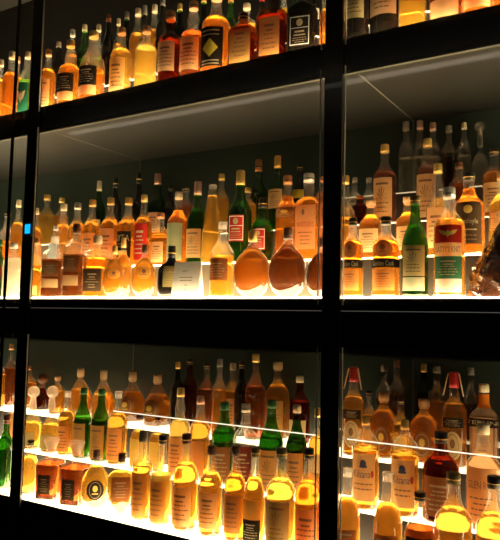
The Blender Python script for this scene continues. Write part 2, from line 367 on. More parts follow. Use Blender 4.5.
CAM = [[0.8502248, 0.0231083, 0.5259123], [0.5259629, -0.0789001, -0.8468399], [0.0219255, 0.9966147, -0.0792369]]
TABLE = """
T1|-2.651|1.969|0.914|0.312|0.0359|std|0.68|gold|clear|cream|-|amber bottle cut by the left picture edge on the top shelf
T1|-2.570|1.969|0.914|0.335|0.0401|std|0.68|orange|clear|cream|-|orange spirit bottle with cream cap left of the thin door edge, top shelf
T2|-2.729|2.125|1.030|0.283|0.0329|std|0.60|gold|clear|orange|-|copper-capped bottle half hidden behind the orange spirit bottle at far left, top shelf
T1|-2.459|1.969|0.914|0.312|0.0347|std|0.55|green|clear|cream|dgreen:.04:.5:e|green-shouldered bottle with dark green label left of the black post, top shelf
T1|-2.317|1.969|0.914|0.293|0.0361|std|0.68|amber|clear|copper|cream:.03:.5:s|amber bottle with copper cap first right of the black post, top shelf
T2|-2.433|2.125|1.030|0.298|0.0314|std|0.50|dark|black|grey|-|dark bottle with grey cap standing behind first amber bottle, top shelf
T1|-2.177|1.969|0.914|0.305|0.0485|bulb|0.62|amber|clear|gold|black:.2:.47:t,cream:.07:.2:-|clear-shouldered amber bottle with brown and cream label, gold neck, top shelf
T2|-2.340|2.125|1.030|0.338|0.0309|std|0.62|amber|clear|silver|-|bottle with silver cap rising behind the gold-necked bottle, top shelf
T2|-2.261|2.125|1.030|0.344|0.0305|std|0.50|green|green|cream|-|green bottle with cream cap between the two brown-labelled bottles, top shelf
T1|-2.038|1.969|0.914|0.315|0.0537|slope|0.45|orange|clear|gold|black:.2:.47:t,cream:.07:.2:-|wide clear-shouldered bottle with brown label beside its smaller twin, top shelf
T2|-2.170|2.125|1.030|0.324|0.0277|std|0.50|green|clear|cream|-|cream-capped bottle peeping behind the wide clear-shouldered bottle, top shelf
T2|-2.109|2.125|1.030|0.357|0.0274|std|0.50|dark|black|maroon|-|dark maroon-capped bottle left of the yellow cream-labelled bottle, top shelf
T1|-1.876|1.969|0.914|0.297|0.0438|std|0.68|yellow|clear|copper|cream:.03:.52:t|yellow liquor bottle with tall cream label and copper cap, top shelf
T2|-2.017|2.095|1.030|0.305|0.0223|std|0.60|gold|clear|cream|-|thin cream cap directly behind the copper-capped yellow bottle, top shelf
T2|-2.027|2.155|1.030|0.365|0.0273|std|0.50|dark|dgreen|grey|-|dark grey-capped bottle right of the yellow cream-labelled bottle, top shelf
T2|-1.915|2.107|1.030|0.332|0.0351|std|0.64|gold|clear|cream|-|golden bottle with green neck and tall cream cap at back, top shelf
T2|-1.931|2.167|1.030|0.375|0.0247|slim|0.50|dark|black|grey|-|dark slim bottle behind the glowing yellow bottle, top shelf
T1|-1.740|1.969|0.914|0.271|0.0446|short|0.66|glow|clear|copper|-|brightest glowing yellow bottle without label, top shelf
T2|-1.847|2.137|1.030|0.346|0.0307|std|0.66|gold|clear|cream|-|bottle with green neck and white cap right of glowing yellow bottle, top shelf
T2|-1.783|2.113|1.030|0.356|0.0258|slim|0.50|dark|black|grey|-|tall dark slim bottle behind dark cream-labelled bottle, top shelf
T1|-1.617|1.969|0.914|0.305|0.0456|slim|0.60|red|brown|copper|cream:.16:.55:t|dark brown slim bottle with cream label and copper cap, top shelf
T2|-1.698|2.125|1.030|0.309|0.0276|std|0.50|dark|dgreen|gold|-|gold-capped dark bottle between the brown slim and clear-necked bottles, top shelf
T1|-1.505|1.969|0.914|0.318|0.0484|bulb|0.60|red|clear|copper|cream:.1:.5:t|clear bulb-necked bottle with cream label and red liquor, top shelf
T2|-1.573|2.125|1.030|0.313|0.0269|std|0.50|amber|dgreen|gold|-|dark gold-capped bottle between bulb-necked and diamond-labelled bottles, top shelf
T1|-1.398|1.970|0.914|0.332|0.0550|std|0.68|orange|clear|copper|black:.07:.52:d|orange bottle with black label and yellow diamond, top shelf
T2|-1.438|2.125|1.030|0.280|0.0282|std|0.50|amber|green|copper|-|green-shouldered bottle behind the diamond-labelled bottle, top shelf
T1|-1.273|1.969|0.914|0.216|0.0515|squat|0.60|red|brown|black|tan:.08:.72:t|short dark square bottle with big tan label and black stopper, top shelf
T2|-1.361|2.125|1.030|0.227|0.0396|square|0.60|gold|clear|cream|-|clear faceted bottle with cream cap behind short dark square bottle, top shelf
T2|-1.292|2.125|1.030|0.243|0.0235|std|0.50|dark|black|red|-|dark bottle with red capsule behind dark orange-labelled bottle, top shelf
T1|-1.148|1.969|0.914|0.283|0.0538|square|0.60|red|brown|black|orangel:.07:.56:t|dark square bottle with tall glowing orange label, top shelf
T2|-1.194|2.125|1.030|0.242|0.0268|std|0.50|amber|clear|black|yellow:.5:.66:-|bottle with yellow neck label behind the black-labelled bottle, top shelf
T2|-1.142|2.125|1.030|0.229|0.0227|std|0.50|green|green|green|-|green-necked bottle behind the black-labelled square bottle, top shelf
T1|-1.031|1.969|0.914|0.274|0.0506|square|0.60|dark|black|black|blackw:.1:.5:k|black square bottle with white-lined black label and red neckband, top shelf
T2|-1.062|2.125|1.030|0.208|0.0279|std|0.50|dark|black|black|whites:.4:.6:o|dark bottle with round white script emblem at the right end, top shelf
T1|-0.942|1.969|0.914|0.223|0.0222|std|0.68|orange|clear|copper|-|sliver of orange bottle against the right black post, top shelf
T1|-0.825|1.956|0.914|0.307|0.0406|std|0.68|yellow|black|black|pale:.24:.6:t|black-based bottle with pale label first right of black post, top shelf
T1|-0.745|2.013|0.914|0.348|0.0538|std|0.60|dark|black|black|pink:.25:.62:t|widest black-based bottle with pinkish label, top shelf right
T1|-0.636|1.957|0.914|0.336|0.0412|square|0.62|yellow|clear|cream|peach:.3:.56:o|yellow square bottle with round peach label, top shelf right
T1|-0.538|1.981|0.914|0.339|0.0515|std|0.60|red|clear|black|cream:.05:.22:-,black:.24:.5:t|dark amber bottle with glowing cream lower label, top shelf right
T1|-0.440|1.960|0.914|0.309|0.0452|std|0.68|orange|clear|gold|cream:.06:.25:-,tan:.27:.5:t|orange bottle with cream lower band near right edge, top shelf
T1|-0.368|2.005|0.914|0.311|0.0362|std|0.68|orange|clear|gold|-|orange bottle cut by the right picture edge, top shelf
C2|-2.788|2.158|0.225|0.310|0.0404|std|0.50|orange|clear|black|-|orange-shouldered bottle with dark neck left of post, middle shelf
C2|-2.711|2.161|0.225|0.360|0.0325|std|0.68|gold|clear|cream|-|pale cream-capped bottle against the left black post, middle shelf
C1|-2.490|1.969|0.086|0.251|0.0455|short|0.72|white|clear|white|-|milky white glowing bottle left of the black post, middle shelf
C1|-2.589|1.969|0.086|0.269|0.0324|std|0.50|green|green|green|redl:.35:.55:-|green bottle with red label at left picture edge, middle shelf
C2|-2.559|2.147|0.225|0.306|0.0291|std|0.68|gold|clear|cream|-|cream-capped sliver of bottle beside the blue lit panel, middle shelf
C3|-2.768|2.388|0.365|0.291|0.0481|std|0.62|yellow|clear|gold|-|pale yellow bottle with gold cap second from left post, middle shelf
C2|-2.387|2.118|0.225|0.204|0.0280|std|0.40|clear|clear|white|bluew:.15:.6:-|small bottle with blue and white label behind front amber pair, middle shelf
C3|-2.580|2.320|0.365|0.247|0.0357|std|0.60|amber|clear|gold|-|gold-capped bottle with black-banded neck behind front amber pair, middle shelf
C2|-2.413|2.184|0.225|0.321|0.0407|std|0.68|gold|clear|cream|-|cream-capped amber bottle in second row above front amber pair, middle shelf
C2|-2.256|2.125|0.225|0.304|0.0413|std|0.68|gold|clear|silver|-|silver-capped golden bottle behind dark stopper, middle shelf
C2|-2.163|2.126|0.225|0.311|0.0406|std|0.68|gold|clear|gold|peach:.08:.5:t|golden bottle with gold cap in front of green bottle, middle shelf
C3|-2.357|2.357|0.365|0.321|0.0324|wine|0.60|green|green|cream|cream:.1:.38:-|slim green bottle with cream cap standing high in the back row, middle shelf
C2|-2.045|2.118|0.225|0.309|0.0419|std|0.68|amber|clear|gold|pink:.06:.54:t|amber bottle with pale pink label in the second row, middle shelf
C3|-2.182|2.288|0.365|0.306|0.0309|wine|0.60|dark|black|black|-|black bottle left of the centre back glass seam, middle shelf
C2|-1.937|2.115|0.225|0.299|0.0432|std|0.68|amber|clear|gold|black:.12:.5:n|amber bottle with black label and large cream letters, middle shelf
C3|-2.137|2.401|0.365|0.349|0.0317|wine|0.60|dark|black|black|-|black bottle below the back glass seam, middle shelf
C2|-1.844|2.109|0.225|0.304|0.0360|std|0.68|amber|clear|gold|redl:.08:.58:t|amber bottle with bright red label, middle shelf
C3|-2.015|2.396|0.365|0.330|0.0429|wine|0.60|green|green|pinkc|pink:.1:.42:t|green bottle with pink capsule and pale pink label, middle shelf
C2|-1.810|2.180|0.225|0.235|0.0429|square|0.62|amber|clear|copper|cream:.08:.45:t|brown square bottle with cream label behind round dark flask, middle shelf
C3|-1.936|2.397|0.365|0.265|0.0305|std|0.60|dark|black|black|-|dim dark bottle left of the pale green labelled bottle, middle shelf
C2|-1.684|2.140|0.225|0.308|0.0436|std|0.74|orange|clear|cream|sage:.06:.56:-|orange-topped bottle with pale sage green label, middle shelf
C3|-1.763|2.289|0.365|0.225|0.0397|std|0.60|red|clear|black|-|round reddish bottle behind the sage-labelled bottle, middle shelf
C2|-1.592|2.146|0.225|0.343|0.0409|wine|0.66|green|green|pinkc|peach:.08:.42:s|green bottle with pink-gold foil and orange label behind white card, middle shelf
C2|-1.501|2.123|0.225|0.318|0.0438|cone|0.86|yellow|clear|clearc|-|tapered clear flask of yellow liquor behind white card, middle shelf
C3|-1.597|2.324|0.365|0.273|0.0347|std|0.60|gold|clear|gold|-|gold-capped bottle behind tapered yellow flask, middle shelf
C2|-1.367|2.118|0.225|0.360|0.0465|wine|0.62|green|green|gold|redl:.22:.5:k|larger green bottle with gold capsule and red label, middle shelf
C3|-1.436|2.282|0.365|0.189|0.0372|std|0.64|gold|clear|gold|-|golden bottle between the two red-labelled green bottles, middle shelf
C3|-1.437|2.366|0.365|0.326|0.0405|wine|0.60|green|green|copper|-|green bottle with copper foil at the back, left of gold foil one, middle shelf
C2|-1.305|2.185|0.225|0.260|0.0429|wine|0.66|green|green|black|redl:.2:.52:k|smaller green bottle with red label and dark cap, middle shelf
C3|-1.320|2.324|0.365|0.320|0.0370|wine|0.60|green|green|gold|cream:.3:.55:s|tallest green bottle with gold foil and cream shield label, middle shelf
C2|-1.194|2.182|0.225|0.336|0.0458|std|0.76|orange|clear|copper|brownl:.5:.62:o|orange bottle with dark round seal and copper cap, middle shelf
C3|-1.261|2.408|0.365|0.299|0.0313|std|0.60|dark|black|black|yellow:.5:.62:-|dark bottle behind the big orange square bottle, middle shelf
C2|-1.074|2.122|0.225|0.319|0.0528|square|0.72|orange|clear|silver|peach:.12:.62:W|big square orange bottle with peach label and silver cap, middle shelf
C3|-1.121|2.328|0.365|0.214|0.0276|std|0.70|orange|clear|copper|-|orange bottle partly behind the right black post edge, middle shelf
C1|-2.337|1.969|0.086|0.266|0.0332|std|0.55|amber|clear|copper|cream:.05:.2:-|front amber bottle touching left post with cream foot label, middle shelf
C1|-2.222|1.969|0.086|0.269|0.0477|squat|0.62|dark2|clear|clearc|cream:.16:.3:-,brownl:.34:.56:t|left one of two dark amber square bottles in front row, middle shelf
C1|-2.091|1.969|0.086|0.314|0.0466|squat|0.58|dark2|clear|brown|cream:.16:.3:-,brownl:.34:.56:t|dark amber square bottle with tall brown stopper in front row, middle shelf
C1|-1.972|1.975|0.086|0.258|0.0518|squat|0.64|amber|clear|cream|dark:.1:.45:t|wide amber bottle with dark printed label left of gold ovals, middle shelf
C1|-1.849|1.948|0.086|0.208|0.0441|oval|0.74|honey|clear|gold|goldl:.35:.55:o|leftmost golden oval flask in front row, middle shelf
C1|-1.866|2.017|0.086|0.249|0.0411|oval|0.72|honey|clear|gold|-|amber oval flask half behind the leftmost golden one, middle shelf
C1|-1.710|1.969|0.086|0.208|0.0491|oval|0.75|honey|clear|brown|goldl:.35:.6:o|golden oval flask left of the round black flask, middle shelf
C1|-1.575|1.969|0.086|0.198|0.0515|flask|0.60|dark|black|black|olive:.2:.6:t|squat black round flask with olive label left of white card, middle shelf
C1|-1.343|1.969|0.086|0.276|0.0437|std|0.55|gold|clear|clearc|brownl:.22:.5:t|clear bottle of amber right of white card, middle shelf
C1|-1.214|1.969|0.086|0.236|0.0671|oval|0.74|amber2|clear|gold|-|big amber oval flask right of the clear bottle, middle shelf
C1|-1.073|1.969|0.086|0.239|0.0667|oval|0.74|dark2|clear|brown|-|big dark amber oval flask under the orange bottle, middle shelf
C1|-0.948|1.969|0.086|0.198|0.0497|oval|0.74|dark2|clear|brown|-|dark amber oval flask cut by the right post, middle shelf
C2|-0.949|2.169|0.225|0.309|0.0342|bulb|0.50|gold|clear|gold|-|clear-shouldered bottle with gold cap beside the right post, middle shelf
C3|-0.986|2.339|0.365|0.199|0.0279|std|0.50|clear|clear|clearc|-|faint clear bottle, left of two behind gold-capped bottle, middle shelf
C3|-0.928|2.337|0.365|0.193|0.0286|std|0.50|clear|clear|clearc|-|faint clear bottle, right of two left of white-labelled bottle, middle shelf
C3|-0.935|2.269|0.365|0.112|0.0364|std|0.60|dark2|brown|copper|-|dim brown bottle between post and white-labelled bottle, middle shelf
C3|-0.842|2.275|0.365|0.295|0.0422|std|0.64|red|clear|gold|cream:.06:.56:s|left of two tall bottles with large white plant label, middle shelf
C2|-0.859|2.185|0.225|0.217|0.0425|std|0.74|amber|clear|cork|cream:.12:.5:t|left one of two round amber bottles with corks, middle shelf
C2|-0.715|2.155|0.225|0.210|0.0406|std|0.74|amber|clear|cork|cream:.12:.5:t|right one of two corked amber bottles, behind green bottle, middle shelf
C3|-0.700|2.328|0.365|0.312|0.0417|std|0.64|red|clear|gold|cream:.06:.56:s|right of two tall bottles with large white plant label, middle shelf
C2|-0.623|2.189|0.225|0.321|0.0388|bulb|0.50|gold|clear|gold|cream:.1:.52:t|round-necked clear bottle with gold cap and cream label, middle shelf
C3|-0.573|2.268|0.365|0.197|0.0343|std|0.60|red|clear|brown|-|dim amber bottle behind the black-capped orange bottle, middle shelf
C2|-0.505|2.120|0.225|0.264|0.0477|std|0.80|orange|clear|black|dark:.12:.62:G|round-shouldered orange bottle with black cap and dark label, middle shelf
C3|-0.470|2.329|0.365|0.248|0.0395|std|0.66|orange|clear|black|cream:.1:.5:t|orange bottle with banded black neck near right edge, middle shelf
C2|-0.416|2.178|0.225|0.270|0.0414|std|0.72|yellow|clear|gold|cream:.3:.52:k|yellow-shouldered bottle cut by right picture edge, middle shelf
C1|-0.835|1.969|0.086|0.258|0.0339|short|0.70|amber|clear|black|blackb:.36:.46:c,archl:.48:.7:o,tan:.08:.34:t|black-banded arched label bottle beside right post, middle shelf
C1|-0.724|1.969|0.086|0.254|0.0424|short|0.70|amber|clear|black|blackb:.36:.46:C,archl:.48:.7:o,tan:.08:.34:t|black-banded arched label bottle left of green bottle, middle shelf
C1|-0.631|1.969|0.086|0.313|0.0400|slope|0.70|green|green|olive|cream:.2:.5:s,cream2:.06:.19:-|front green bottle with two cream labels, middle shelf
C1|-0.527|1.969|0.086|0.329|0.0464|short|0.70|gold|clear|silver|redl:.48:.64:e,cream2:.36:.48:M,greenl:.16:.36:t,whites:.04:.16:-|clear bottle with red, cream, green and white banded label, middle shelf
C4|-0.817|2.437|0.500|0.287|0.0290|slim|0.50|clear|clear|grey|-|faint clear bottle at the back left of pink-capped one, middle shelf
C4|-0.759|2.427|0.500|0.280|0.0286|slim|0.50|clear|clear|pinkc|-|faint pink-capped bottle in dark back row, middle shelf
C4|-0.704|2.408|0.500|0.259|0.0270|slim|0.50|clear|clear|pinkc|-|faint slim bottle above the round-necked clear bottle, middle shelf
C4|-0.652|2.434|0.500|0.247|0.0305|std|0.50|dark|clear|grey|-|faint dark bottle above dim amber one, middle shelf
C4|-0.591|2.411|0.500|0.243|0.0249|std|0.50|clear|clear|cream|-|faint cream-capped clear bottle above black-capped orange bottle, middle shelf
C4|-0.539|2.430|0.500|0.245|0.0291|ball|0.50|clear|clear|clearc|-|faint decanter with ball stopper at the back right, middle shelf
B1|-2.478|1.969|-0.748|0.314|0.0334|slim|0.72|green|green|maroon|-|green bottle glowing left of the black post, bottom cabinet
B3|-2.986|2.381|-0.470|0.326|0.0352|std|0.60|red|clear|copper|-|reddish bottle high behind left door edge, bottom cabinet
B2|-2.625|2.125|-0.605|0.249|0.0287|std|0.60|pink|clear|cream|-|pinkish clear bottle beside left black post, bottom cabinet
B3|-2.974|2.298|-0.470|0.285|0.0371|std|0.60|amber|clear|gold|-|amber bottle at left picture edge, bottom cabinet
B3|-2.833|2.381|-0.470|0.215|0.0396|std|0.60|orange|clear|copper|-|orange bottle peeping right of left post in back row, bottom cabinet
B3|-2.730|2.380|-0.470|0.180|0.0442|ball|0.60|dark2|brown|brown|-|dark amber ball-stoppered decanter in the back row, bottom cabinet
B3|-2.557|2.325|-0.470|0.183|0.0399|std|0.60|amber|clear|cork|-|amber bottle left of the corked dimpled bottles, bottom cabinet
B3|-2.438|2.362|-0.470|0.227|0.0593|dimple|0.55|amber|clear|cork|-|leftmost of the corked dimpled bottles above green pair, bottom cabinet
B3|-2.211|2.288|-0.470|0.234|0.0560|dimple|0.55|amber|clear|cork|-|corked dimpled bottle directly above the right one of the green pair, bottom cabinet
B3|-2.119|2.385|-0.470|0.225|0.0637|dimple|0.60|amber2|clear|cork|brownl:.15:.5:o|dimpled bottle with dark round label left of the last one, bottom cabinet
B3|-1.943|2.356|-0.470|0.228|0.0659|dimple|0.60|amber2|clear|cork|brownl:.15:.5:o|rightmost and largest corked dimpled bottle, bottom cabinet
B3|-1.795|2.311|-0.470|0.291|0.0306|std|0.50|dark|black|gold|-|dim gold-capped bottle right of the dimpled bottles, bottom cabinet
B3|-1.808|2.414|-0.470|0.304|0.0361|std|0.60|dark2|brown|black|-|dim brown bottle behind bright yellow bottle, bottom cabinet
B3|-1.681|2.369|-0.470|0.294|0.0370|std|0.60|red|clear|black|-|dim reddish bottle left of cream-capped amber one, bottom cabinet
B3|-1.552|2.279|-0.470|0.316|0.0311|std|0.60|amber|clear|grey|-|dim grey-capped amber bottle in back row, bottom cabinet
B3|-1.560|2.391|-0.470|0.295|0.0365|std|0.60|amber|clear|cream|peach:.1:.5:t|cream-capped amber bottle with peach label in back row, bottom cabinet
B3|-1.495|2.360|-0.470|0.308|0.0294|std|0.50|dark|black|black|-|dim black bottle left of gold-ringed bottle, bottom cabinet
B3|-1.409|2.330|-0.470|0.342|0.0410|std|0.62|red|clear|gold|-|red-amber bottle with gold-ringed neck in back row, bottom cabinet
B3|-1.352|2.413|-0.470|0.309|0.0498|std|0.70|amber|clear|cork|tan:.1:.5:t|tall amber bottle with cork cap in back row, bottom cabinet
B3|-1.226|2.370|-0.470|0.261|0.0419|std|0.62|red|brown|cream|cream:.1:.35:-|dark red bottle with cream cap near right post, bottom cabinet
B2|-2.494|2.125|-0.605|0.287|0.0468|ball|0.42|yellow|clear|glassc|olive:.06:.28:-|left one of two ball-stoppered yellow decanters, bottom cabinet
B2|-2.367|2.125|-0.605|0.296|0.0458|ball|0.42|yellow|clear|glassc|olive:.06:.28:-|right one of two ball-stoppered yellow decanters, bottom cabinet
B2|-2.268|2.125|-0.605|0.280|0.0382|std|0.68|gold|clear|clearc|orangel:.06:.46:t|clear-necked golden bottle left of the green pair, bottom cabinet
B2|-2.169|2.125|-0.605|0.300|0.0398|slope|0.56|lime|green|green|tan:.04:.5:s|left bottle of green pair with tan label, bottom cabinet
B2|-2.061|2.125|-0.605|0.304|0.0412|slope|0.56|lime|green|green|tan:.04:.5:s|right bottle of green pair with tan label, bottom cabinet
B2|-1.962|2.125|-0.605|0.302|0.0425|std|0.68|gold|clear|clearc|orangel:.06:.5:t|clear-necked bottle with orange label right of green pair, bottom cabinet
B2|-1.841|2.125|-0.605|0.217|0.0373|std|0.68|yellow|clear|brown|gold2:.06:.55:-|brown-capped textured yellow bottle above crest flask, bottom cabinet
B2|-1.745|2.125|-0.605|0.213|0.0326|std|0.68|yellow|clear|maroon|gold2:.06:.55:-|maroon-capped yellow bottle right of textured one, bottom cabinet
B2|-1.632|2.125|-0.605|0.338|0.0419|bulb|0.62|glow|clear|gold|orangel:.04:.44:t|bright yellow gold-capped bottle in second row, bottom cabinet
B2|-1.533|2.125|-0.605|0.314|0.0411|std|0.68|gold|clear|pinkc|orangel:.04:.46:-|pink-necked bottle with glowing shoulder left of bright green one, bottom cabinet
B2|-1.419|2.125|-0.605|0.300|0.0478|std|0.64|lime2|green|green|brownl:.04:.46:t|round bright green bottle with brown label, bottom cabinet
B2|-1.324|2.125|-0.605|0.300|0.0449|std|0.40|clear|clear|silver|maroonl:.08:.5:t|clear bottle with dark maroon label, bottom cabinet
B2|-1.213|2.125|-0.605|0.324|0.0457|slope|0.60|lime2|green|green|orangel:.04:.46:s|bright green bottle with orange-brown label, bottom cabinet
B2|-1.109|2.125|-0.605|0.315|0.0393|slope|0.60|olivel|dgreen|cream|orangel:.04:.48:t|dark olive bottle with cream cap and orange label, bottom cabinet
B2|-1.026|2.125|-0.605|0.311|0.0316|std|0.68|gold|clear|gold|pale:.3:.5:-|golden bottle with pale label beside right post, bottom cabinet
B1|-2.314|1.969|-0.748|0.223|0.0388|slope|0.69|yellow|clear|black|-|pale yellow bottle with black cap first in front row, bottom cabinet
B1|-2.185|1.969|-0.748|0.245|0.0505|dec|0.58|red|clear|glassc|dark:.1:.42:t|left one of two square glass-stoppered decanters, bottom cabinet
B1|-2.037|1.969|-0.748|0.249|0.0511|dec|0.58|red|clear|glassc|dark:.1:.42:t|right one of two square glass-stoppered decanters, bottom cabinet
B1|-1.924|1.969|-0.748|0.227|0.0579|oval|0.72|yellow|clear|brown|black:.16:.5:O|yellow oval flask with black round label, bottom cabinet
B1|-1.790|1.969|-0.748|0.231|0.0525|shield|0.70|yellow|clear|brown|brownl:.22:.62:t|crest-shaped yellow flask with brown label, bottom cabinet
B1|-1.685|1.969|-0.748|0.326|0.0382|slim|0.62|gold|clear|grey|tan:.04:.54:t|straight golden bottle with tan label and grey cap in front row, bottom cabinet
B1|-1.590|1.969|-0.748|0.321|0.0412|bulb|0.56|glow|clear|black|tan:.04:.5:t|bottle with ball-shaped glowing shoulder and black cap in front row, bottom cabinet
B1|-1.478|1.969|-0.748|0.337|0.0475|std|0.69|gold|clear|maroon|cream:.06:.46:t|golden front bottle with maroon capsule, bottom cabinet
B1|-1.366|1.969|-0.748|0.307|0.0427|std|0.69|gold|clear|brown|cream:.1:.5:t|golden front bottle with banded cream label right of the maroon-capped one, bottom cabinet
B1|-1.264|1.969|-0.748|0.318|0.0383|std|0.69|amber|clear|brown|tan:.1:.5:t|amber front bottle with orange shoulder left of black-labelled one, bottom cabinet
B1|-1.185|1.969|-0.748|0.321|0.0376|slope|0.69|gold|clear|olive|goldl:.28:.48:-,black:.06:.28:t|front bottle with black lower label, bottom cabinet
B1|-1.083|1.969|-0.748|0.333|0.0501|std|0.69|yellow|clear|olive|greyl:.1:.5:s|large yellow front bottle with grey label, bottom cabinet
B1|-0.981|1.969|-0.748|0.344|0.0440|std|0.69|orange|clear|black|peach:.06:.46:t|orange front bottle with black capsule beside right post, bottom cabinet
B4|-0.900|2.435|-0.400|0.249|0.0306|std|0.50|dark|clear|grey|-|faint dark bottle behind left corked round bottle, bottom cabinet
B4|-0.841|2.413|-0.400|0.272|0.0300|std|0.50|dark|clear|brown|-|faint brown-capped bottle left of the back glass seam, bottom cabinet
B4|-0.747|2.440|-0.400|0.261|0.0260|slim|0.50|dark|dgreen|gold|-|faint slim bottle with gold ring above right corked bottle, bottom cabinet
B4|-0.691|2.414|-0.400|0.257|0.0327|std|0.50|amber|clear|grey|-|faint amber bottle left of right-hand ribboned bottle, bottom cabinet
B4|-0.575|2.432|-0.400|0.256|0.0285|std|0.50|dark|clear|grey|-|faint dark bottle behind cream-capped orange one, bottom cabinet
B3|-0.958|2.280|-0.470|0.315|0.0404|tag|0.66|amber|clear|red|pale:.1:.4:O,black:.42:.52:t|left ribboned red-capped bottle beside the post, bottom cabinet
B3|-0.923|2.342|-0.470|0.230|0.0278|std|0.60|amber|clear|black|tan:.1:.5:-|dim amber bottle between ribboned and corked round bottles, bottom cabinet
B3|-0.853|2.310|-0.470|0.227|0.0470|squatr|0.72|orange|clear|cork|brownl:.1:.5:O|left one of two round orange bottles with corks, bottom cabinet
B3|-0.779|2.277|-0.470|0.217|0.0299|std|0.60|gold|clear|black|gold2:.08:.4:-|dim black-capped bottle between two round corked bottles, bottom cabinet
B3|-0.710|2.321|-0.470|0.215|0.0492|squatr|0.72|orange|clear|cork|brownl:.1:.5:O|right one of two round orange bottles with corks, bottom cabinet
B3|-0.603|2.310|-0.470|0.316|0.0411|tag|0.66|amber|clear|red|pale:.08:.38:O,black:.42:.52:t|right ribboned red-capped bottle, bottom cabinet
B3|-0.508|2.327|-0.470|0.281|0.0455|square|0.58|pink|clear|cream|orangec:.72:.88:-,blackb:.5:.6:L,peach:.08:.5:s|clear square bottle with orange neck and peach label near right edge, bottom cabinet
B2|-0.848|2.125|-0.605|0.300|0.0454|jar|0.66|gold|clear|gold|cream:.1:.6:J|left wide jar-shaped golden bottle with cream label, bottom cabinet
B2|-0.713|2.125|-0.605|0.299|0.0456|jar|0.66|gold|clear|gold|cream:.1:.6:J|right wide jar-shaped golden bottle with cream label, bottom cabinet
B2|-0.597|2.129|-0.605|0.273|0.0570|squatr|0.70|red|brown|black|brownl:.08:.52:t|wide dark red bottle with brown label and black cap, bottom cabinet
B2|-0.467|2.125|-0.605|0.311|0.0521|std|0.70|pink|clear|cream|peach:.08:.6:Y|wide clear pinkish bottle with peach label, bottom cabinet
B1|-0.844|1.969|-0.748|0.299|0.0393|slope|0.69|gold|clear|clearc|brownl:.1:.4:s|golden bottle with clear neck beside right post front row, bottom cabinet
B1|-0.713|1.969|-0.748|0.304|0.0441|slope|0.69|gold|clear|clearc|brownl:.1:.42:s|round-shouldered golden front bottle between jar bottles, bottom cabinet
B1|-0.618|1.981|-0.748|0.256|0.0461|slope|0.60|red|clear|black|black:.1:.52:B|front bottle with black label and black cap, bottom cabinet
B1|-0.516|1.968|-0.748|0.331|0.0534|std|0.69|glow2|clear|olive|tan:.05:.42:t|front bottle with brilliantly glowing shoulder and olive cap, bottom cabinet
B1|-0.404|1.969|-0.748|0.335|0.0504|std|0.69|glow2|clear|black|tan:.05:.42:t|glowing front bottle with black cap at right edge, bottom cabinet
"""
# ------------------------------------------------------------------ furniture and room
BLACK = solid('cabinet_black', (.012, .0105, .009), .22, coat=.3, amt=.2, scale=8)
MATTE = solid('matte_black', (.006, .0055, .005), .8, spec=.1)
BACK = solid('back_panel_smoked', (.03, .046, .037), .35, amt=.1, scale=3)
CEIL = solid('compartment_lining', (.015, .0145, .0125), .42, amt=.08, scale=4)
JOINT = solid('panel_joint_grey', (.13, .13, .11), .4)
EDGE = solid('polished_edge', (.42, .42, .38), .25)
def Z(z): return z+EYE
def structure(o):
    o['kind'] = 'structure'; return o
W0, W1 = -3.55, .62                          # ends of the back bar
POSTS = [(-3.62, W0), (-2.337, -2.27), (-.905, -.842), (W1, W1+.07)]
BAYS = [(W0, -2.337), (-2.27, -.905), (-.842, W1)]
YF, YB = 1.90, 2.475
cab = empty('display_cabinet', (-1.5, 2.2, 0), 'black built-in back bar display cabinet with three rows of lit glass-fronted shelves', 'cabinet')
def cpart(name, x0, x1, y0, y1, z0, z1, m, bevel=0):
    o = box(name, x0+1.5, x1+1.5, y0-2.2, y1-2.2, z0, z1, m, cab, bevel); return o
for a, b in POSTS: cpart('post', a, b, YF-.012, YF+.0015, 0, Z(2.3), BLACK, .002)
cpart('back_panel', POSTS[0][0], POSTS[-1][1], YB, YB+.02, 0, Z(.85), BACK); cpart('back_panel', POSTS[0][0], POSTS[-1][1], YB, YB+.02, Z(.85), Z(2.3), MATTE)
for z0, z1 in ((.804, .909), (-.088, .081), (-1.5, -.753), (2.2, 2.3)):
    cpart('shelf_beam', W0, W1, YF, YB, Z(z0), Z(z1), MATTE if z0 > 1 else BLACK)
for zc in (.804, -.088):
    cpart('compartment_ceiling', W0, W1, YF+.012, YB, Z(zc-.004), Z(zc), CEIL)
    cpart('front_trim', W0, W1, YF-.001, YF+.012, Z(zc-.005), Z(zc), JOINT)
for xj in (-2.2, -.8):
    for z0, z1 in ((.09, .8), (-.74, -.092)): cpart('panel_joint', xj-.003, xj+.003, YB-.002, YB, Z(z0), Z(z1), JOINT)
    cpart('panel_joint', xj-.003, xj+.003, YF+.02, YB, Z(.7985), Z(.8), JOINT)

# lit stepped plinths under the bottles
CUT = [W0, -2.3035, -.8735, W1]
TIER = {'T': [.914, 1.03], 'C': [.086, .225, .365, .365, .5], 'B': [-.748, -.605, -.47, -.4]}
def plinth(row, bay, heights, ys, power, what):
    a, b = CUT[bay], CUT[bay+1]; a += .001; b -= .001
    zs = heights
    t = empty('light_plinth', ((a+b)/2, 2.2, Z(zs[0]-.005)), what, 'light box', 'lit stepped plinths')
    lo = zs[0]-.0045
    for k, (z, y) in enumerate(zip(zs, ys)):
        xa, xb = (a if k < 3 else -1.06)-(a+b)/2, b-(a+b)/2
        if k == 0: box('lit_floor_panel', xa, xb, y-2.2, YB-.003-2.2, .0005, .005, LIT[power[k]], t)
        else:
            box('riser', xa, xb, y-2.2, YB-.003-2.2, lo-zs[0]+.0055, z-zs[0]+.0005, RISER['CR' if row == 'C' and bay == 2 else row], t)
            box('lit_step', xa, xb, y-2.2, YB-.003-2.2, z-zs[0]+.0008, z-zs[0]+.005, LIT[power[k]], t)
        lo = z
    return t
